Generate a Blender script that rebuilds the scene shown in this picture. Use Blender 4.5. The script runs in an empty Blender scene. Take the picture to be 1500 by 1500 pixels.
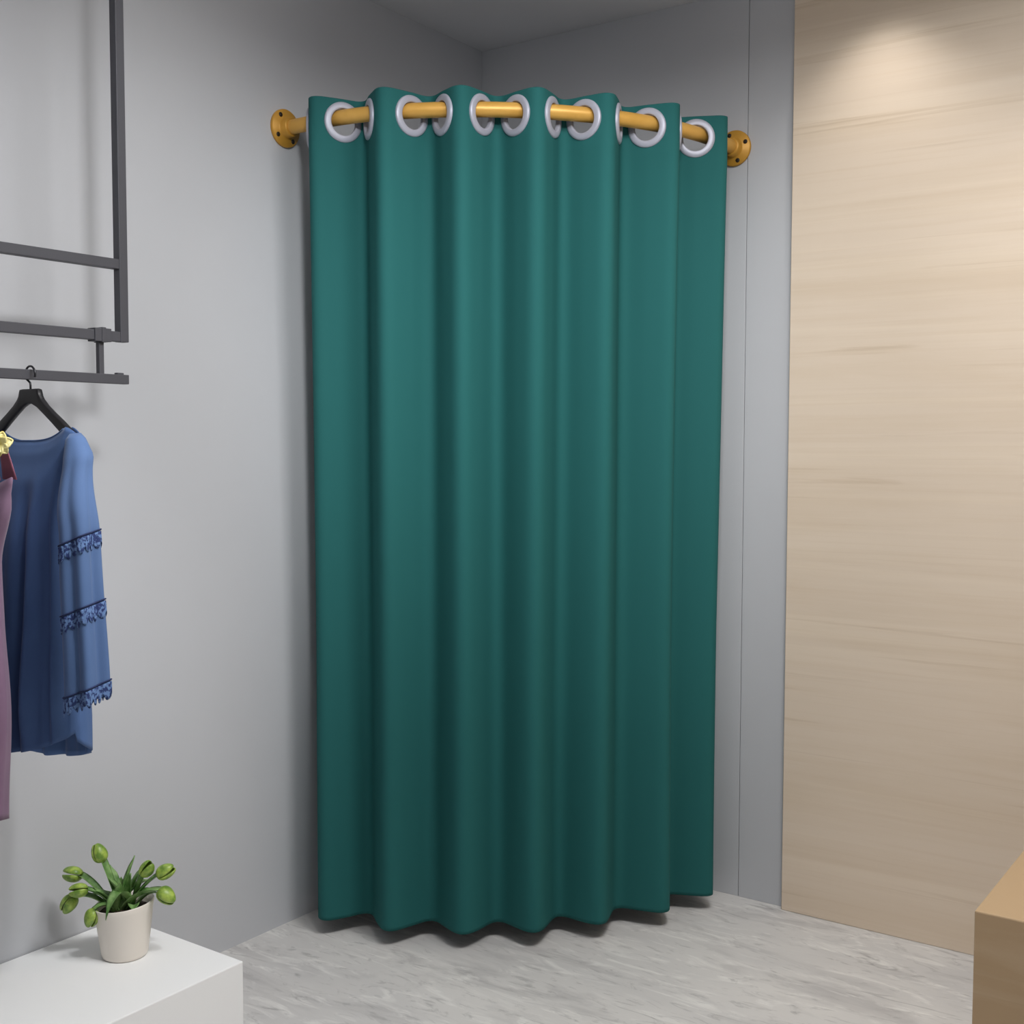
import bpy, bmesh, math, random
from mathutils import Vector, Matrix
random.seed(7)
PI = math.pi
scene = bpy.context.scene
COL = scene.collection

# ------------------------------------------------------------------ helpers
def link(name, me, mat=None, parent=None, smooth=True, loc=None):
    o = bpy.data.objects.new(name, me)
    COL.objects.link(o)
    if mat is not None:
        for m in (mat if isinstance(mat, (list, tuple)) else [mat]):
            me.materials.append(m)
    if smooth:
        for p in me.polygons:
            p.use_smooth = True
    if loc is not None:
        o.location = loc
    if parent is not None:
        o.parent = parent
    return o

def mesh_of(bm, name):
    me = bpy.data.meshes.new(name)
    bmesh.ops.recalc_face_normals(bm, faces=bm.faces)
    bm.to_mesh(me)
    bm.free()
    return me

def tag(o, label, cat, group=None):
    o['label'] = label
    o['category'] = cat
    if group:
        o['group'] = group
    return o

def thing(name, label, cat, loc=(0, 0, 0), group=None):
    o = bpy.data.objects.new(name, None)
    o.empty_display_size = .05
    COL.objects.link(o)
    o.location = loc
    return tag(o, label, cat, group)

def add_box(bm, lo, hi, bevel=0.0, seg=2):
    r = bmesh.ops.create_cube(bm, size=1.0)
    vs = r['verts']
    c = [(a + b) / 2 for a, b in zip(lo, hi)]
    s = [b - a for a, b in zip(lo, hi)]
    for v in vs:
        v.co = Vector((c[0] + v.co.x * s[0], c[1] + v.co.y * s[1], c[2] + v.co.z * s[2]))
    if bevel:
        es = list({e for v in vs for e in v.link_edges})
        bmesh.ops.bevel(bm, geom=es, offset=bevel, segments=seg, profile=.5, affect='EDGES')

def box(name, lo, hi, mat, parent=None, bevel=0.0, seg=2):
    bm = bmesh.new()
    add_box(bm, lo, hi, bevel, seg)
    return link(name, mesh_of(bm, name), mat, parent, smooth=False)

def frame_of(t):
    t = t.normalized()
    up = Vector((0, 0, 1)) if abs(t.z) < .95 else Vector((1, 0, 0))
    a = t.cross(up).normalized()
    return a, a.cross(t).normalized()

def add_tube(bm, pts, rad, seg=16, cap=True):
    pts = [Vector(p) for p in pts]
    n = len(pts)
    rs = rad if isinstance(rad, (list, tuple)) else [rad] * n
    rings = []
    pa = None
    for i, p in enumerate(pts):
        t = pts[min(i + 1, n - 1)] - pts[max(i - 1, 0)]
        if pa is None:
            a, b = frame_of(t)
        else:
            tt = t.normalized()
            a = (pa - tt * pa.dot(tt)).normalized()
            b = a.cross(tt)
        pa = a
        rings.append([bm.verts.new(p + (a * math.cos(2 * PI * k / seg) + b * math.sin(2 * PI * k / seg)) * rs[i]) for k in range(seg)])
    for i in range(n - 1):
        for k in range(seg):
            bm.faces.new((rings[i][k], rings[i][(k + 1) % seg], rings[i + 1][(k + 1) % seg], rings[i + 1][k]))
    if cap:
        bm.faces.new(rings[0])
        bm.faces.new(rings[-1])

def add_lathe(bm, prof, axis=Vector((0, 0, 1)), origin=Vector((0, 0, 0)), seg=40, closed=False):
    axis = axis.normalized()
    a, b = frame_of(axis)
    rings = []
    for r, h in prof:
        if r < 1e-6:
            rings.append([bm.verts.new(origin + axis * h)])
        else:
            rings.append([bm.verts.new(origin + axis * h + (a * math.cos(2 * PI * k / seg) + b * math.sin(2 * PI * k / seg)) * r) for k in range(seg)])
    m = len(rings)
    for i in range(m if closed else m - 1):
        A, B = rings[i], rings[(i + 1) % m]
        for k in range(seg):
            k2 = (k + 1) % seg
            if len(A) == 1 and len(B) == 1:
                continue
            if len(A) == 1:
                bm.faces.new((A[0], B[k], B[k2]))
            elif len(B) == 1:
                bm.faces.new((A[k], A[k2], B[0]))
            else:
                bm.faces.new((A[k], A[k2], B[k2], B[k]))

def add_grid(bm, fn, nu, nv, closed=False, skip=None):
    g = [[bm.verts.new(fn(i / (nu if closed else nu - 1), j / (nv - 1))) for i in range(nu)] for j in range(nv)]
    for j in range(nv - 1):
        for i in range(nu if closed else nu - 1):
            i2 = (i + 1) % nu
            if skip and skip(i, j):
                continue
            bm.faces.new((g[j][i], g[j][i2], g[j + 1][i2], g[j + 1][i]))
    return g

def interp(keys, t):
    if t <= keys[0][0]:
        return keys[0][1]
    for (a, x), (b, y) in zip(keys, keys[1:]):
        if t <= b:
            f = (t - a) / (b - a)
            f = f * f * (3 - 2 * f)
            return x + (y - x) * f
    return keys[-1][1]

# ------------------------------------------------------------------ materials
def lin(c):
    return tuple((v / 255 / 12.92) if v / 255 <= .04045 else ((v / 255 + .055) / 1.055) ** 2.4 for v in c) + (1,)

def mat(name, rgb, rough=.6, metal=0.0, sheen=0.0, spec=.5, bump=None, vary=None, coat=0):
    """bump = (scale xyz, strength, detail); vary = (scale xyz, second colour, contrast lo, hi)"""
    m = bpy.data.materials.new(name)
    m.use_nodes = True
    nt = m.node_tree
    b = nt.nodes['Principled BSDF']
    b.inputs['Base Color'].default_value = lin(rgb)
    b.inputs['Roughness'].default_value = rough
    b.inputs['Metallic'].default_value = metal
    b.inputs['Specular IOR Level'].default_value = spec
    if sheen:
        b.inputs['Sheen Weight'].default_value = sheen
        b.inputs['Sheen Roughness'].default_value = .4
    if coat:
        b.inputs['Coat Weight'].default_value = coat
    def noise(scale, detail=5, rough_=.55):
        tc = nt.nodes.new('ShaderNodeTexCoord')
        mp = nt.nodes.new('ShaderNodeMapping')
        mp.inputs['Scale'].default_value = scale
        nz = nt.nodes.new('ShaderNodeTexNoise')
        nz.inputs['Scale'].default_value = 1
        nz.inputs['Detail'].default_value = detail
        nz.inputs['Roughness'].default_value = rough_
        nt.links.new(tc.outputs['Object'], mp.inputs['Vector'])
        nt.links.new(mp.outputs['Vector'], nz.inputs['Vector'])
        return nz
    if vary:
        nz = noise(vary[0])
        cr = nt.nodes.new('ShaderNodeValToRGB')
        cr.color_ramp.elements[0].position = vary[2]
        cr.color_ramp.elements[1].position = vary[3]
        cr.color_ramp.elements[0].color = lin(vary[1])
        cr.color_ramp.elements[1].color = lin(rgb)
        nt.links.new(nz.outputs['Fac'], cr.inputs['Fac'])
        nt.links.new(cr.outputs['Color'], b.inputs['Base Color'])
    if bump:
        nz = noise(bump[0], bump[2])
        bp = nt.nodes.new('ShaderNodeBump')
        bp.inputs['Strength'].default_value = bump[1]
        bp.inputs['Distance'].default_value = .01
        nt.links.new(nz.outputs['Fac'], bp.inputs['Height'])
        nt.links.new(bp.outputs['Normal'], b.inputs['Normal'])
    return m

def layered(name, layers, rough=.6, bump=0.0, spec=.4):
    """layers: first = rgb base; then (scale, rgb, lo, hi, distortion, opacity) mixed over by noise."""
    m = bpy.data.materials.new(name)
    m.use_nodes = True
    nt = m.node_tree
    b = nt.nodes['Principled BSDF']
    b.inputs['Roughness'].default_value = rough
    b.inputs['Specular IOR Level'].default_value = spec
    tc = nt.nodes.new('ShaderNodeTexCoord')
    prev = nt.nodes.new('ShaderNodeRGB')
    prev.outputs[0].default_value = lin(layers[0])
    prev = prev.outputs[0]
    h = None
    for k, (scale, rgb, lo, hi, dist, op) in enumerate(layers[1:]):
        mp = nt.nodes.new('ShaderNodeMapping')
        mp.inputs['Scale'].default_value = scale
        mp.inputs['Location'].default_value = (k * 3.7, k * 1.3, k * 2.1)
        nz = nt.nodes.new('ShaderNodeTexNoise')
        nz.inputs['Scale'].default_value = 1
        nz.inputs['Detail'].default_value = 6
        nz.inputs['Roughness'].default_value = .6
        nz.inputs['Distortion'].default_value = dist
        nt.links.new(tc.outputs['Object'], mp.inputs['Vector'])
        nt.links.new(mp.outputs['Vector'], nz.inputs['Vector'])
        mr = nt.nodes.new('ShaderNodeMapRange')
        mr.inputs['From Min'].default_value = lo
        mr.inputs['From Max'].default_value = hi
        mr.inputs['To Max'].default_value = op
        nt.links.new(nz.outputs['Fac'], mr.inputs['Value'])
        mx = nt.nodes.new('ShaderNodeMix')
        mx.data_type = 'RGBA'
        nt.links.new(mr.outputs['Result'], mx.inputs['Factor'])
        nt.links.new(prev, mx.inputs['A'])
        mx.inputs['B'].default_value = lin(rgb)
        prev = mx.outputs['Result']
        h = nz
    nt.links.new(prev, b.inputs['Base Color'])
    if bump and h:
        bp = nt.nodes.new('ShaderNodeBump')
        bp.inputs['Strength'].default_value = bump
        bp.inputs['Distance'].default_value = .005
        nt.links.new(h.outputs['Fac'], bp.inputs['Height'])
        nt.links.new(bp.outputs['Normal'], b.inputs['Normal'])
    return m

WOOD = [(226, 208, 188),
        ((.7, .7, 7.0), (212, 190, 163), .46, .72, .3, .55),
        ((.35, .35, 16.0), (236, 219, 198), .5, .72, .4, .5),
        ((.8, .8, 38.0), (184, 157, 126), .60, .74, .5, .45),
        ((1.2, 1.2, 80.0), (204, 178, 147), .5, .8, .2, .25)]
M = {
    'wall': layered('grey_paint', [(195, 196, 200), ((1.2, 1.2, 1.2), (190, 191, 195), .4, .7, 0, .6)], rough=.75, spec=.25),
    'ceiling': mat('ceiling_paint', (238, 238, 240), .85),
    'floor': layered('brushed_concrete', [(214, 211, 208),
                     ((.8, 1.6, 1), (188, 186, 186), .38, .66, .4, .8),
                     ((2.0, 7, 1), (158, 155, 156), .50, .72, 1.2, .65),
                     ((5, 18, 1), (242, 240, 236), .53, .72, 1.6, .6),
                     ((8, 28, 1), (128, 126, 127), .56, .74, 2.0, .6)], rough=.55, bump=.15),
    'wood': layered('pale_wood', WOOD, rough=.55),
    'boxwood': layered('box_wood', [(180, 152, 118)] + WOOD[1:2] + [((.6, .6, 30.0), (160, 134, 100), .55, .75, .4, .4)], rough=.5),
    'curtain': mat('teal_cloth', (40, 98, 97), .8, spec=.12, bump=((900, 900, 900), .05, 2)),
    'brass': mat('matt_brass', (228, 178, 92), .4, metal=.2, spec=.5, vary=((9, 9, 14), (214, 162, 74), .35, .65)),
    'gold': mat('gold_paint', (206, 152, 58), .45, metal=.2),
    'screw': mat('dark_screw', (30, 22, 16), .5),
    'ring': mat('silver_plastic', (176, 177, 190), .42, metal=.2),
    'steel': mat('black_steel', (74, 74, 80), .5, metal=.2, bump=((400, 400, 400), .03, 2)),
    'hanger': mat('black_plastic', (24, 23, 26), .45),
    'wire': mat('dark_wire', (60, 60, 64), .35, metal=.8),
    'denim': mat('blue_chambray', (94, 120, 164), .75, sheen=.2, spec=.2, bump=((700, 700, 700), .08, 2), vary=((6, 6, 3), (82, 108, 152), .35, .65)),
    'denim_dark': mat('dark_chambray', (84, 112, 160), .8, sheen=.15, spec=.2, bump=((700, 700, 700), .08, 2), vary=((6, 6, 3), (74, 100, 146), .35, .65)),
    'lace': mat('navy_lace', (34, 52, 104), .8, vary=((190, 190, 150), (100, 130, 178), .46, .54)),
    'mauve': mat('mauve_cloth', (140, 114, 138), .75, sheen=.2, spec=.2, vary=((5, 5, 3), (126, 98, 122), .35, .65)),
    'maroon': mat('maroon_lining', (146, 88, 108), .8),
    'cream': mat('cream_plastic', (236, 226, 160), .4, vary=((30, 30, 30), (214, 196, 96), .35, .6)),
    'white': mat('white_lacquer', (242, 242, 242), .45, spec=.4),
    'pot': mat('cream_ceramic', (236, 228, 218), .4),
    'soil': mat('dark_soil', (62, 46, 34), .95, vary=((90, 90, 90), (30, 22, 16), .4, .6), bump=((120, 120, 120), 1.0, 4)),
    'leaf': mat('green_leaf', (148, 182, 114), .42, vary=((40, 40, 40), (78, 120, 56), .35, .65)),
    'lobe': mat('lime_leaf', (166, 190, 84), .4, vary=((60, 60, 60), (104, 138, 52), .38, .62)),
}

# ------------------------------------------------------------------ the room
CH = 2.652
XR, YN = 4.6, -5.2
def struct(o):
    o['kind'] = 'structure'
    return o
struct(box('floor', (-.1, YN, -.1), (XR, .1, 0), M['floor']))
struct(box('ceiling', (-.1, YN, CH), (XR, .1, CH + .1), M['ceiling']))
struct(box('wall_left', (-.1, YN, 0), (0, .1, CH), M['wall']))
# back wall: two plaster boards with a fine open joint between them
bm = bmesh.new()
JX = .955
add_box(bm, (0, .006, 0), (XR, .1, CH))
add_box(bm, (0, 0, 0), (JX - .0009, .006, CH), .0008, 1)
add_box(bm, (JX + .0009, 0, 0), (1.2, .006, CH), .0008, 1)
struct(link('wall_back', mesh_of(bm, 'wall_back'), M['wall'], smooth=False))
# wood-clad stretch of the back wall
struct(box('wall_right', (1.1, -.022, 0), (XR, .004, CH), M['wood'], bevel=.0015, seg=1))

# ------------------------------------------------------------------ curtain rod
R0, RZ = .93, 2.206
def arc(phi, r=R0, z=RZ):
    # the rod runs a little flatter where it meets the two walls
    d = math.degrees(phi)
    r = r - .026 * math.exp(-(d / 13) ** 2) - .014 * math.exp(-((90 - d) / 13) ** 2)
    return Vector((r * math.sin(phi), -r * math.cos(phi), z))
rod = thing('curtain_rod', 'curved golden curtain rod bridging the corner between the two grey walls', 'curtain rod', (0, 0, RZ))
bm = bmesh.new()
RL = -arc(0).y
RR = arc(math.radians(90)).x
pts = [Vector((0.004, -RL, RZ))] + [arc(math.radians(a)) for a in [x * 1.5 for x in range(1, 60)]] + [Vector((RR, -.004, RZ))]
pts = [p - Vector((0, 0, RZ)) for p in pts]
add_tube(bm, pts, .0195, 24)
link('tube', mesh_of(bm, 'tube'), M['brass'], rod)
def flange(pos, ax, side, start):
    bm = bmesh.new()
    add_lathe(bm, [(0, 0), (.050, 0), (.051, .002), (.051, .008), (.049, .0105), (.030, .012), (.027, .015), (.026, .030), (.0245, .033), (.018, .033)], ax, Vector(pos), 48)
    f = link('flange', mesh_of(bm, 'flange'), M['gold'], rod)
    for k in range(4):
        an = start + k * PI / 2
        c = Vector(pos) + side * math.cos(an) * .039 + Vector((0, 0, 1)) * math.sin(an) * .039
        bm = bmesh.new()
        add_lathe(bm, [(0, .0128), (.004, .0134), (.0062, .0125), (.0066, .0085)], ax, c, 16)
        link('screw', mesh_of(bm, 'screw'), M['screw'], f)
flange((0, -RL, 0), Vector((1, 0, 0)), Vector((0, 1, 0)), math.radians(35))
flange((RR, 0, 0), Vector((0, -1, 0)), Vector((1, 0, 0)), math.radians(20))

# ------------------------------------------------------------------ curtain
PHI = [6.2, 13.3, 18.18, 25.41, 30.38, 36.64, 41.95, 48.03, 53.2, 59.39, 64.95, 71.57, 76.27, 83.4]
PHI = [math.radians(a) for a in PHI]
EZ = RZ - .0135                 # eyelet centres hang a little below the rod's axis
ALPHA = math.radians(54)
apex = []
sgn = -1                        # before the first eyelet the cloth is behind the rod
bounds = [PHI[0] - .075] + PHI + [PHI[-1] + .05]
for k in range(len(bounds) - 1):
    mid = (bounds[k] + bounds[k + 1]) / 2
    half = (bounds[k + 1] - bounds[k]) / 2 * R0
    if k == 0:
        mid = bounds[0] + .02
        half = (PHI[0] - mid) * R0
    if k == len(bounds) - 2:
        mid = bounds[-1] - .015
        half = (mid - PHI[-1]) * R0
    h = max(.046, min(.080, math.tan(ALPHA) * half))
    apex.append((mid, sgn * h))
    sgn = -sgn
ctrl = [arc(apex[0][0], R0 + apex[0][1], 0)]
eyes = []
for k in range(len(PHI)):
    ctrl.append(arc(PHI[k], R0, 0)); eyes.append(len(ctrl) - 1)
    ctrl.append(arc(apex[k + 1][0], R0 + apex[k + 1][1], 0))
# dense path: straight legs, rounded apexes
path = []
tags = []
def seg_pts(a, b, n):
    for i in range(n):
        path.append(a.lerp(b, i / n))
rnd = .046
cur = ctrl[0]
eye_s = []
for k in range(len(PHI)):
    e = ctrl[eyes[k]]
    nxt = ctrl[eyes[k] + 1]
    seg_pts(cur, e, 20)
    eye_s.append(len(path))
    d1 = (nxt - e)
    rr = min(rnd, d1.length * .55)
    a = nxt - d1.normalized() * rr
    seg_pts(e, a, 20)
    if k < len(PHI) - 1:
        d2 = ctrl[eyes[k + 1]] - nxt
        r2 = min(rnd, d2.length * .55)
        b = nxt + d2.normalized() * r2
        for i in range(16):
            t = i / 16
            path.append(a * (1 - t) ** 2 + nxt * 2 * t * (1 - t) + b * t * t)
        cur = b
    else:
        seg_pts(a, nxt, 6)
        path.append(nxt.copy())
# resample by arc length
cum = [0.0]
for p, q in zip(path, path[1:]):
    cum.append(cum[-1] + (q - p).length)
L = cum[-1]
eye_s = [cum[i] for i in eye_s]
STEP = .0055
N = int(L / STEP)
def at(s):
    lo, hi = 0, len(cum) - 1
    while hi - lo > 1:
        m = (lo + hi) // 2
        if cum[m] <= s: lo = m
        else: hi = m
    f = (s - cum[lo]) / max(1e-9, cum[hi] - cum[lo])
    return path[lo].lerp(path[hi], f)
S = [L * i / N for i in range(N + 1)]
top = [at(s) for s in S]
def blur(P, sig):
    w = int(3 * sig / STEP)
    out = []
    for i in range(len(P)):
        acc = Vector((0, 0, 0)); tot = 0
        ww = min(w, i, len(P) - 1 - i)
        for j in range(-ww, ww + 1):
            g = math.exp(-.5 * (j * STEP / sig) ** 2)
            acc += P[i + j] * g; tot += g
        out.append(acc / tot)
    return out
bot = blur(top, .014)
bot = [Vector((p.x, p.y, 0)) * .992 + Vector((-.017, .024, 0)) for p in bot]
ZT, ZB = EZ + .060, .046
rows = [ZT, ZT - .004] + [ZT - .004 - .0055 * i for i in range(1, 36)]
zz = rows[-1]
n2 = 34
rows += [zz + (ZB + .02 - zz) * (i / n2) for i in range(1, n2 + 1)] + [ZB + .01, ZB]
bm = bmesh.new()
g = []
for z in rows:
    t = (EZ - .07 - z) / (EZ - .07 - ZB)
    t = max(0, min(1, t))
    f = min(1, (t * 1.6)) ** .8
    row = []
    for i in range(N + 1):
        p = top[i].lerp(bot[i], f)
        s = S[i]
        wob = .004 * t * math.sin(s * 9 + 2.0 * z) + .0025 * t * math.sin(s * 31 + 1.1 * z + 1)
        rad = Vector((p.x, p.y, 0)).normalized()
        p = p + rad * wob
        row.append(bm.verts.new((p.x, p.y, z)))
    g.append(row)
HOLE = .0415
for j in range(len(rows) - 1):
    zc = (rows[j] + rows[j + 1]) / 2
    for i in range(N):
        sc = (S[i] + S[i + 1]) / 2
        if abs(zc - EZ) < .05 and any((sc - e) ** 2 + (zc - EZ) ** 2 < HOLE ** 2 for e in eye_s):
            continue
        bm.faces.new((g[j][i], g[j][i + 1], g[j + 1][i + 1], g[j + 1][i]))
for v in list(bm.verts):
    if not v.link_faces:
        bm.verts.remove(v)
cur_me = mesh_of(bm, 'curtain')
curtain = link('curtain', cur_me, M['curtain'])
tag(curtain, 'tall teal eyelet curtain hanging in folds from the curved golden rod', 'curtain')
sol = curtain.modifiers.new('thickness', 'SOLIDIFY')
sol.thickness = .0024
sol.offset = 0
# eyelets
bm = bmesh.new()
add_lathe(bm, [(.0345, -.004), (.0352, -.0062), (.0375, -.0070), (.047, -.0060), (.0515, -.0042), (.0525, -.002),
               (.0525, .002), (.0515, .0042), (.047, .0060), (.0375, .0070), (.0352, .0062), (.0345, .004)], Vector((0, 0, 1)), Vector((0, 0, 0)), 48, closed=True)
eye_me = mesh_of(bm, 'eyelet')
for k, e in enumerate(eye_s):
    c = at(e)
    t = (at(min(L, e + .03)) - at(max(0, e - .03))).normalized()
    n = t.cross(Vector((0, 0, 1))).normalized()
    o = bpy.data.objects.new('eyelet', eye_me)
    COL.objects.link(o)
    o.parent = curtain
    o.matrix_local = Matrix(((t.x, 0, n.x, c.x), (t.y, 0, n.y, c.y), (0, 1, 0, EZ), (0, 0, 0, 1)))
    o['label'] = 'silver grey eyelet ring'
eye_me.materials.append(M['ring'])
for p in eye_me.polygons:
    p.use_smooth = True

# ------------------------------------------------------------------ hanging steel rack
RX = .24                       # centre plane of the rack, metres off the left wall
rack = thing('hanging_clothes_rack', 'black square steel clothes rack hung from the ceiling along the left grey wall', 'clothes rack', (RX, -2.3, CH))
def rb(name, lo, hi, bev=.0012):
    lo = (lo[0], lo[1] + 2.3, lo[2] - CH); hi = (hi[0], hi[1] + 2.3, hi[2] - CH)
    return box(name, lo, hi, M['steel'], rack, bev)
w = .0105
YR, YL = -1.608, -2.95
rb('post', (-w, YR - .021, 1.566), (w, YR, CH))
rb('post', (-w, YL, 1.566), (w, YL + .021, CH))
rb('crossbar', (-w + .0005, YL + .021, 1.720), (w - .0005, YR - .021, 1.741))
rb('bottom_bar', (-w + .0003, YL + .021, 1.5665), (w - .0003, YR - .021, 1.5875))
for yc in (-1.674, -2.85):
    cl = rb('clamp', (-w - .003, yc - .020, 1.5635), (w + .003, yc + .020, 1.5915), .001)
    box('lug', (-w - .0045, yc - .004 + 2.3, 1.562 - CH), (w + .0045, yc + .006 + 2.3, 1.5935 - CH), M['steel'], cl, .001)
    rb('drop_rod', (-.006, yc - .006, 1.494), (.006, yc + .006, 1.566), .001)
rail = rb('rail', (-.009, YL, 1.4765), (.009, YR, 1.4965))
box('end_stop', (-.006, -1.635 + 2.3, 1.495 - CH), (.006, -1.619 + 2.3, 1.5005 - CH), M['steel'], rail, .001)

# ------------------------------------------------------------------ hangers
def hanger(name, label, y, halfw, m_body, drop_tip, rotz=0):
    t = thing(name, label, 'clothes hanger', (RX + .004, y, 1.4965))
    t.rotation_euler = (0, 0, rotz)
    z0 = -1.4965
    bm = bmesh.new()
    # outline of the shoulder piece, mirrored, in the XZ plane
    up = [(0, 1.458), (.027, 1.458), (.031, 1.4575), (.034, 1.447), (.040, 1.438), (.055, 1.425), (.08, 1.409), (.105, 1.394), (.13, 1.3775), (.150, 1.362), (halfw, 1.352)]
    lo = [(halfw + .002, 1.338), (.148, 1.340), (.125, 1.3535), (.10, 1.3715), (.075, 1.389), (.05, 1.4055), (.025, 1.4205), (.008, 1.4275), (0, 1.428)]
    right = up + lo
    outline = [(x, z) for x, z in up] + [(x, z) for x, z in lo] + [(-x, z) for x, z in reversed(lo[:-1])] + [(-x, z) for x, z in reversed(up[1:])]
    for d in (-.006, .006):
        pass
    nU = len(up)
    # build as strips between the upper and lower line so the faces stay quads
    def line(keys, x):
        ks = sorted(keys)
        return interp_lin(ks, x)
    xs = sorted(set([x for x, _ in up] + [x for x, _ in lo] + [i * halfw / 24 for i in range(25)]))
    xs = [x for x in xs if x <= halfw]
    xs = [-x for x in reversed(xs) if x > 0] + xs
    ring = []
    for x in xs:
        a = line(up, abs(x)); b = line(lo, abs(x))
        c = (a + b) / 2; hh = (a - b) / 2
        dd = .0065
        sec = []
        for k in range(12):
            an = 2 * PI * k / 12
            cx = math.copysign(abs(math.cos(an)) ** .45, math.cos(an)); sx = math.copysign(abs(math.sin(an)) ** .45, math.sin(an))
            sec.append(bm.verts.new((x, dd * cx, c + hh * sx + z0)))
        ring.append(sec)
    for i in range(len(ring) - 1):
        for k in range(12):
            bm.faces.new((ring[i][k], ring[i][(k + 1) % 12], ring[i + 1][(k + 1) % 12], ring[i + 1][k]))
    bm.faces.new(ring[0]); bm.faces.new(ring[-1])
    link('shoulder_bar', mesh_of(bm, 'shoulder_bar'), m_body, t)
    bm = bmesh.new()
    r = .0165
    cz = 1.4965 + .0028 - r + .004
    pts = [(0, 0, 1.45 + z0), (0, 0, 1.466 + z0), (.001, 0, 1.470 + z0), (.006, 0, 1.4735 + z0), (.0125, 0, 1.477 + z0)]
    for i in range(0, 21):
        an = math.radians(-20 + i * 11)
        pts.append((r * math.cos(an), 0, cz + r * math.sin(an) + z0))
    pts = [(-x, yy, z) for x, yy, z in pts]
    add_tube(bm, pts, .0021, 10)
    link('hook', mesh_of(bm, 'hook'), M['wire'], t)
    return t

def interp_lin(ks, x):
    if x <= ks[0][0]: return ks[0][1]
    for (a, p), (b, q) in zip(ks, ks[1:]):
        if x <= b:
            return p + (q - p) * ((x - a) / (b - a) if b > a else 0)
    return ks[-1][1]

hanger('clothes_hanger', 'black hanger with a wire hook holding the blue dress on the rail', -1.84, .165, M['hanger'], 1.36)
hanger('clothes_hanger', 'pale cream hanger holding the mauve dress at the left picture edge', -2.0, .165, M['cream'], 1.36)

# ------------------------------------------------------------------ blue dress
DX, DY = RX + .006, -1.84
dress = thing('blue_dress', 'blue long sleeved dress with navy lace bands on the black hanger', 'dress', (DX, DY, 1.36))
def sup(an, e):
    c, s = math.cos(an), math.sin(an)
    return math.copysign(abs(c) ** e, c), math.copysign(abs(s) ** e, s)
def body_fn(u, v):
    an = 2 * PI * u
    c, s = sup(an, .85)
    wv = interp([(0, .160), (.06, .146), (.14, .122), (.25, .112), (.4, .116), (.7, .122), (1, .130)], v)
    dv = interp([(0, .0095), (.05, .022), (.15, .034), (.35, .046), (1, .070)], v)
    ple = interp([(0, 0), (.1, .02), (.24, .35), (.5, .8), (.85, .9), (1, .5)], v)
    fold = math.cos(an * 11 + .6 * math.sin(an * 2)) * .65 + math.cos(an * 17 + 1.3) * .35
    x = wv * c
    y = dv * s * (1 + .20 * ple * fold) + (.010 * ple * fold * (1 if s > 0 else -1) * abs(s))
    X = abs(wv * c)
    if X < .122:
        q = X / .122
        ztop = 1.354 + .027 * q ** 3.2
    else:
        ztop = 1.381 - .020 * ((X - .122) / .04) ** 1.5
    front = -s            # the side facing the room's near end
    zhem = (.742 if front > 0 else .722) - .022 * abs(s) * (1 if front < 0 else .3) + .020 * c + .020 * (1 - abs(s))
    z = ztop + (zhem - ztop) * v
    return Vector((x, y, z - 1.36))
bm = bmesh.new()
add_grid(bm, body_fn, 176, 60, closed=True)
body = link('bodice_and_skirt', mesh_of(bm, 'dress_body'), M['denim_dark'], dress)
so = body.modifiers.new('thickness', 'SOLIDIFY'); so.thickness = .0018; so.offset = 0
# neckline binding
bm = bmesh.new()
pts = []
add_pts = [body_fn(i / 176, 0) for i in range(176)]
front_pts = [p + Vector((0, -.0005, .0005)) for p in add_pts if p.y < 0 and abs(p.x) < .118]
front_pts.sort(key=lambda p: p.x)
add_tube(bm, front_pts, .0016, 6)
link('neck_binding', mesh_of(bm, 'neck_binding'), M['denim_dark'], dress)

def sleeve(sx):
    def centre(v):
        return Vector((sx * interp([(0, .160), (.12, .176), (.4, .196), (1, .212)], v), -.012 - .022 * interp([(0, 0), (.3, 1), (1, 1)], v), 1.368 + (.858 - 1.368) * v))
    def fn(u, v, off=0.0, dz=0.0):
        an = 2 * PI * u
        r = interp([(0, .010), (.03, .021), (.10, .028), (.3, .034), (.6, .035), (1, .036)], v)
        k = interp([(0, 0), (.2, .3), (.5, .8), (1, 1)], v)
        rr = r * (1 + .20 * k * math.cos(5 * an + 1.8 + v) + .05 * k * math.cos(9 * an)) + off
        dx, dy = rr * math.cos(an), rr * .95 * math.sin(an)
        c = centre(v)
        slope = interp([(0, .25), (.15, .42), (1, .50)], v)
        tilt = slope * (dx * .82 * sx + dy * .58) * interp([(0, .4), (.2, 1), (1, .75)], v)
        return Vector((c.x + dx, c.y + dy, c.z + tilt + dz - 1.36))
    bm = bmesh.new()
    add_grid(bm, lambda u, v: fn(u, v), 72, 50, closed=True)
    s = link('sleeve', mesh_of(bm, 'sleeve'), M['denim'], dress)
    m = s.modifiers.new('thickness', 'SOLIDIFY'); m.thickness = .0016; m.offset = 0
    def band(v0, v1, scallop, name):
        bm = bmesh.new()
        nu = 144
        def f(u, w):
            dz = 0
            vv = v0 + (v1 - v0) * w
            if w > .5:
                dz = -scallop * (abs(math.sin(u * 2 * PI * 9)) - .5) * (w - .5) * 2
            return fn(u, vv, .0022 + .0008 * math.sin(u * 2 * PI * 36), dz)
        add_grid(bm, f, nu, 7, closed=True)
        b = link(name, mesh_of(bm, name), M['lace'], s)
        mm = b.modifiers.new('thickness', 'SOLIDIFY'); mm.thickness = .001; mm.offset = 0
        # cord along the upper edge
        bm = bmesh.new()
        ring = [fn(i / nu, v0 - .006, .0028) for i in range(nu)]
        ring.append(ring[0])
        add_tube(bm, ring, .0016, 6, cap=False)
        link('cord', mesh_of(bm, 'cord'), M['lace_cord'], b)
    band(.395, .445, .012, 'lace_band')
    band(.655, .705, .012, 'lace_band')
    band(.955, 1.005, .016, 'lace_cuff')
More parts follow.
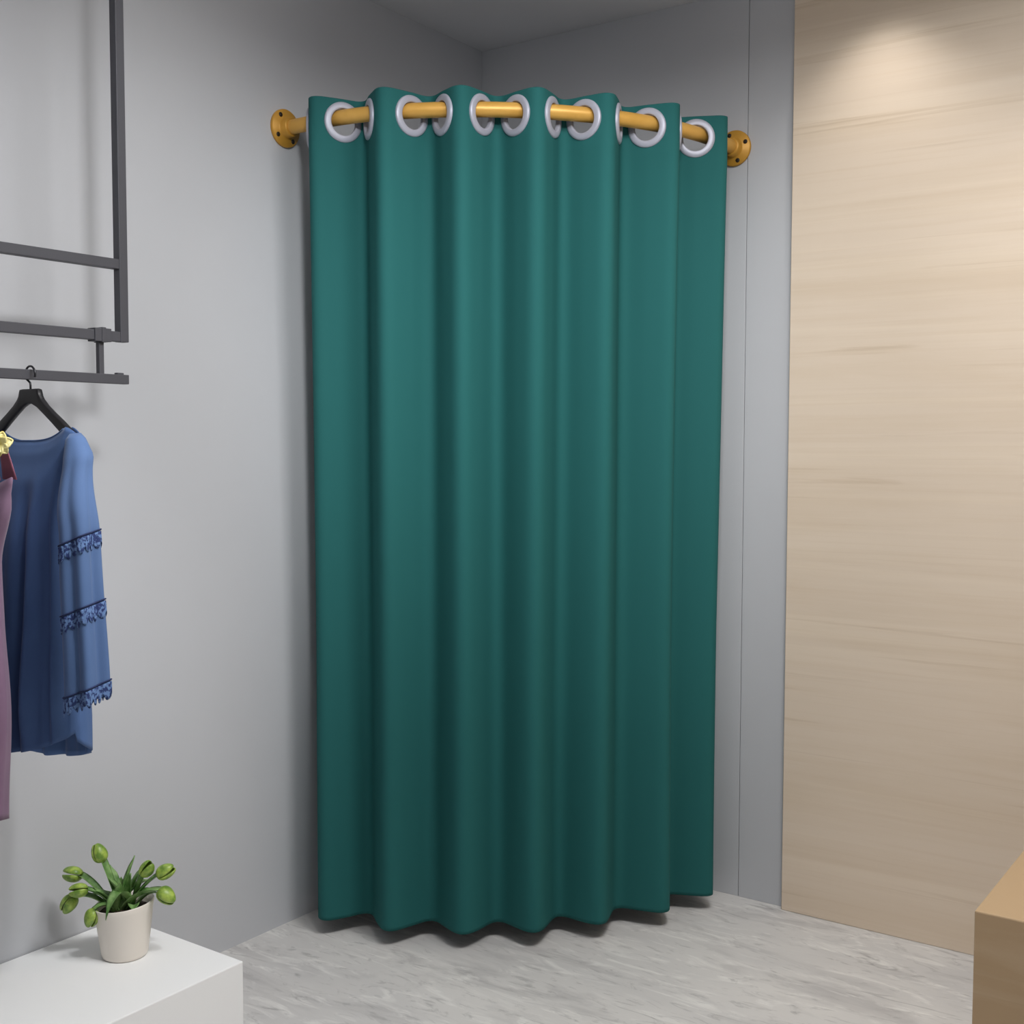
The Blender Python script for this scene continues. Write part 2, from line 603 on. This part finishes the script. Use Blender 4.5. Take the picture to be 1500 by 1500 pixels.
M['lace_cord'] = mat('navy_cord', (28, 42, 84), .8)
sleeve(1)
sleeve(-1)

# ------------------------------------------------------------------ mauve dress (mostly beyond the picture edge)
PX, PY = RX + .006, -2.0
md = thing('mauve_dress', 'sleeveless mauve dress, only its right side showing at the left picture edge', 'dress', (PX, PY, 1.36))
def mauve_fn(u, v):
    an = 2 * PI * u
    c, s = sup(an, .9)
    wv = interp([(0, .182), (.06, .168), (.24, .124), (.40, .126), (.65, .136), (1, .112)], v)
    dv = interp([(0, .014), (.08, .034), (.25, .038), (1, .048)], v)
    ple = interp([(0, 0), (.2, .2), (.6, 1), (1, 1)], v)
    x = wv * c
    y = dv * s * (1 + .14 * ple * math.cos(an * 9 + .7))
    ztop = 1.258 + .030 * (abs(c)) ** 3
    zhem = .632 + .010 * math.cos(2 * an)
    return Vector((x, y, ztop + (zhem - ztop) * v - 1.36))
bm = bmesh.new()
add_grid(bm, mauve_fn, 120, 48, closed=True)
b = link('bodice_and_skirt', mesh_of(bm, 'mauve_body'), M['mauve'], md)
m_ = b.modifiers.new('thickness', 'SOLIDIFY'); m_.thickness = .002; m_.offset = 0
for sx in (-1, 1):
    bm = bmesh.new()
    # shoulder strap: a broad band from the bodice over the hanger's end and down behind
    prof = []
    for i in range(25):
        t = i / 24
        an = PI * t
        prof.append((-.016 * math.cos(an), 1.283 + .086 * math.sin(an) ** .6))
    g = []
    for yy, z in prof:
        lift = (z - 1.283) / .086
        xa = sx * (.172 - .040 * lift); xb = sx * (.128 - .010 * lift)
        g.append([bm.verts.new((xb + (xa - xb) * k / 6, yy, z - 1.36)) for k in range(7)])
    for i in range(len(g) - 1):
        for k in range(6):
            bm.faces.new((g[i][k], g[i][k + 1], g[i + 1][k + 1], g[i + 1][k]))
    s_ = link('strap', mesh_of(bm, 'strap'), M['maroon'], md)
    s_['label'] = 'maroon shoulder strap'
    mm = s_.modifiers.new('thickness', 'SOLIDIFY'); mm.thickness = .0018; mm.offset = 0
    # cream bow-like flower on the outer end of the strap
    if sx < 0:
        continue
    bm = bmesh.new()
    def petal(bm, base, d, nrm, ln, wd):
        side = d.cross(nrm).normalized()
        def f(u, v):
            x = (u - .5) * 2
            ww = wd * math.sin(PI * min(1, .12 + .88 * v) ** .8) ** .7 if v < .999 else 0
            return base + d * (ln * v) + side * (x * ww) + nrm * (.007 * math.sin(PI * v) + .004 * x * x)
        add_grid(bm, f, 9, 9)
    base = Vector((.172, -.016, -.013))
    for k, (ang, ln, wd) in enumerate([(20, .024, .011), (75, .024, .011), (135, .026, .012), (200, .026, .011), (262, .024, .008), (310, .020, .010)]):
        a = math.radians(ang)
        petal(bm, base, Vector((.6 * math.cos(a), .8 * math.cos(a), math.sin(a))).normalized(), Vector((.8, -.6, 0)), ln, wd)
    fl = link('cloth_flower', mesh_of(bm, 'cloth_flower'), M['cream'], md)
    fl['label'] = 'pale yellow cloth flower'
    mm = fl.modifiers.new('thickness', 'SOLIDIFY'); mm.thickness = .003; mm.offset = 0

# ------------------------------------------------------------------ white plinth and plant
PH = .199
tag(box('display_plinth', (.003, -3.1, 0), (.430, -1.468, PH), M['white'], None, .0025, 2),
    'low glossy white display plinth against the left wall under the clothes', 'plinth')
plant = thing('potted_plant', 'small green plant in a cream tapered pot on the white plinth', 'potted plant', (.186, -1.598, PH))
RIGHT = Vector((.817, .576, 0)); AWAY = Vector((-.576, .817, 0))
bm = bmesh.new()
add_lathe(bm, [(0, .0), (.046, .0), (.0495, .003), (.051, .008), (.0565, .05), (.0635, .108), (.0655, .1195), (.0645, .1215), (.0625, .1205), (.0605, .108), (.058, .090)], seg=64)
for v in bm.verts:
    if v.co.z > .04:
        v.co.z += (v.co.z - .04) / .08 * .10 * v.co.dot(RIGHT)
link('pot', mesh_of(bm, 'pot'), M['pot'], plant)
bm = bmesh.new()
add_lathe(bm, [(0, .106), (.02, .108), (.04, .104), (.0598, .100)], seg=40)
for v in bm.verts:
    v.co.z += .08 * v.co.dot(RIGHT) + random.uniform(-.002, .002)
link('soil', mesh_of(bm, 'soil'), M['soil'], plant)

def leaf(dx, dz, dd, pod=True, size=1.0, bend=.35, b0=None, droop=0.0):
    """one fleshy leaf: a keeled stalk blade ending in a rounded two-lobed tip; dx right, dz up, dd away, from the rim centre"""
    b0 = b0 or (random.uniform(-.02, .02), random.uniform(-.016, .016))
    base = RIGHT * b0[0] + AWAY * b0[1] + Vector((0, 0, .100))
    tip = RIGHT * dx + AWAY * dd + Vector((0, 0, .119 + dz))
    mid = base.lerp(tip, .5) + Vector((0, 0, bend * (tip - base).length)) - (tip - base).normalized() * .0
    def sp(t):
        return base * (1 - t) ** 2 + mid * 2 * t * (1 - t) + tip * t * t
    bm = bmesh.new()
    nS = 14
    ln = (tip - base).length
    t_end = 1 - (.55 * .034 * size / max(.03, ln) if pod else 0)
    rows_ = []
    for i in range(nS):
        t = t_end * i / (nS - 1)
        p = sp(t)
        tg = (sp(min(1, t + .02)) - sp(max(0, t - .02))).normalized()
        sd = tg.cross(Vector((0, 0, 1)))
        sd = sd.normalized() if sd.length > 1e-3 else RIGHT
        nr = sd.cross(tg).normalized()
        if pod:
            wv = (.0048 + .0050 * t + .0030 * math.sin(PI * t)) * size
        else:
            wv = (.0055 + .0085 * math.sin(PI * t ** .7)) * size * (1 if t < .8 else max(.03, (1 - t) / .2))
        row = []
        for k in range(7):
            x = (k / 6 - .5) * 2
            row.append(bm.verts.new(p + sd * (x * wv) + nr * (.45 * wv * abs(x) ** 1.4)))
        for k in range(5, 0, -1):
            x = (k / 6 - .5) * 2
            row.append(bm.verts.new(p + sd * (x * wv * .96) + nr * (.45 * wv * abs(x) ** 1.4 - .0022 * size * (1 - x * x))))
        rows_.append(row)
    m_ = len(rows_[0])
    for i in range(nS - 1):
        for k in range(m_):
            bm.faces.new((rows_[i][k], rows_[i][(k + 1) % m_], rows_[i + 1][(k + 1) % m_], rows_[i + 1][k]))
    bm.faces.new(rows_[0]); bm.faces.new(rows_[-1])
    o = link('leaf', mesh_of(bm, 'leaf'), M['leaf'], plant)
    if pod:
        tg = (sp(1) - sp(.9)).normalized()
        tg = (tg + Vector((0, 0, -droop))).normalized()
        sd = tg.cross(Vector((0, 0, 1)))
        sd = sd.normalized() if sd.length > 1e-3 else RIGHT
        roll = random.uniform(-.6, .6)
        nr = sd.cross(tg).normalized()
        sd, nr = sd * math.cos(roll) + nr * math.sin(roll), nr * math.cos(roll) - sd * math.sin(roll)
        bm = bmesh.new()
        a, b_, c_ = .0220 * size, .0135 * size, .0165 * size
        ctr = sp(t_end) + tg * a * .75
        for sg in (-1, 1):
            def f(u, v):
                th = PI * (.02 + .96 * v)
                ph = PI * (u - .5) * 1.08
                egg = 1 + .16 * math.cos(th)
                x = -math.cos(th) * a
                y = math.sin(th) * math.cos(ph) * b_ * egg + .0018
                z = math.sin(th) * math.sin(ph) * c_ * egg
                open_ = .20 * (x / a + 1) * .5
                y2 = y + open_ * b_ * 1.0
                return ctr + tg * x + nr * (sg * y2) + sd * (z * (1 - .12 * (x / a)))
            add_grid(bm, f, 13, 13)
        q = link('leaf_tip', mesh_of(bm, 'leaf_tip'), M['lobe'], o)
        q['label'] = 'lighter lime green rounded tip'
        mm = q.modifiers.new('thickness', 'SOLIDIFY'); mm.thickness = .0022; mm.offset = -1
P_ = 1 / 650
for (px, py, dd, sz, bend, droop, pod) in [
        (-36, 72, .005, 1.00, .10, .0, True), (-76, 42, .01, 1.08, .25, .2, True), (-58, 27, -.03, .95, .30, .1, True),
        (-82, 6, -.02, 1.05, .45, .7, True), (-47, -17, -.045, .95, .75, 1.6, True),
        (60, 46, .0, 1.0, .22, .0, True), (69, 20, -.02, 1.05, .35, .6, True), (36, 52, -.01, .95, .15, .0, True),
        (-24, 52, .02, .0, .1, 0, False), (14, 68, .01, 1.0, .0, 0, False), (24, 50, .02, 1.2, .05, 0, False), (2, 38, -.03, 1.0, .05, 0, False),
        (-12, -8, -.070, 1.1, 1.25, 0, False), (-40, 22, -.02, 1.1, .3, 0, False), (32, 30, .02, 1.1, .25, 0, False),
        (22, -4, -.04, 1.1, .5, 0, False), (-55, 8, .01, 1.0, .35, 0, False), (48, 24, -.02, 1.0, .3, 0, False),
        (-20, 40, -.01, 1.2, .1, 0, False), (10, 44, .0, 1.2, .1, 0, False), (-8, 34, .02, 1.1, .1, 0, False), (45, 10, .02, 1.0, .4, 0, False)]:
    leaf(px * P_, py * P_, dd, pod, sz if sz else .9, bend, droop=droop)

# ------------------------------------------------------------------ wooden box
bm = bmesh.new()
add_box(bm, (1.842, -.880, 0), (2.62, -.42, .450), .003, 2)
tag(link('wooden_bench', mesh_of(bm, 'wooden_bench'), M['boxwood'], smooth=False),
    'pale wooden block bench standing in front of the wood clad wall', 'bench')

# ------------------------------------------------------------------ lights
def area(name, loc, size, power, rgb=(1, 1, 1), target=None, size_y=None):
    l = bpy.data.lights.new(name, 'AREA')
    l.shape = 'RECTANGLE' if size_y else 'SQUARE'
    l.size = size
    if size_y: l.size_y = size_y
    l.energy = power
    l.color = rgb
    o = bpy.data.objects.new(name, l)
    COL.objects.link(o)
    o.location = loc
    if target is not None:
        d = Vector(target) - Vector(loc)
        o.rotation_euler = d.to_track_quat('-Z', 'Y').to_euler()
    return o
def spot(name, loc, target, power, angle, blend, rgb=(1, 1, 1), rad=.03):
    l = bpy.data.lights.new(name, 'SPOT')
    l.energy = power; l.spot_size = math.radians(angle); l.spot_blend = blend
    l.color = rgb; l.shadow_soft_size = rad
    o = bpy.data.objects.new(name, l)
    COL.objects.link(o)
    o.location = loc
    d = Vector(target) - Vector(loc)
    o.rotation_euler = d.to_track_quat('-Z', 'Y').to_euler()
    return o
area('ceiling_panel_light', (1.85, -1.3, CH - .01), .6, 32, (1, 1, .99)).data.spread = math.radians(169)
area('ceiling_fill', (1.2, -1.9, 2.32), .3, 8, (1, 1, 1), (1.2, -1.9, 3))  # added upward fill with no pendant behind it, lifts the ceiling and corner
spot('wood_downlight', (1.36, -.22, CH - .02), (1.36, -.12, 0), 8, 100, .9, (1, .96, .90))
spot('wood_downlight', (2.15, -.24, CH - .02), (2.15, -.12, 0), 14, 104, .9, (1, .97, .92))
spot('wall_fill_spot', (1.9, -2.3, CH - .06), (0, -1.3, 1.6), 82, 50, 1.0, (1, 1, 1), .12)  # added unseen spot, no track fitted; brightens the middle of the left wall
spot('curtain_fill_spot', (1.9, -2.3, CH - .06), (.6, -.6, 1.7), 112, 50, 1.0, (1, 1, 1), .12)  # helper spot added to keep the upper curtain brighter than its hem
spot('plinth_fill_spot', (1.5, -1.8, CH - .06), (.15, -1.9, .3), 62, 55, 1.0, (1, 1, 1), .1)  # extra unseen fill, added to brighten the plinth's room side
wd = bpy.data.worlds.new('room_air')
wd.use_nodes = True
wd.node_tree.nodes['Background'].inputs['Color'].default_value = (.96, .98, 1.0, 1)
wd.node_tree.nodes['Background'].inputs['Strength'].default_value = .24
scene.world = wd

# ------------------------------------------------------------------ camera
cam = bpy.data.cameras.new('camera')
cam.sensor_width = 36
cam.lens = 36 * 1738.27 / 1500
cam.clip_start = .01
co = bpy.data.objects.new('camera', cam)
COL.objects.link(co)
yaw, pitch, roll = .614110700, .0574539457, .00167317893
f = Vector((-math.sin(yaw) * math.cos(pitch), math.cos(yaw) * math.cos(pitch), -math.sin(pitch)))
r = Vector((math.cos(yaw), math.sin(yaw), 0)); u = r.cross(f)
r2 = r * math.cos(roll) + u * math.sin(roll); u2 = u * math.cos(roll) - r * math.sin(roll)
co.matrix_world = Matrix(((r2.x, u2.x, -f.x, 2.40497), (r2.y, u2.y, -f.y, -3.23310), (r2.z, u2.z, -f.z, 1.35), (0, 0, 0, 1)))
scene.camera = co
vs = scene.view_settings
vs.view_transform = 'Standard'
vs.look = 'None'
vs.exposure = -0.06
vs.gamma = 1
vs.use_curve_mapping = False
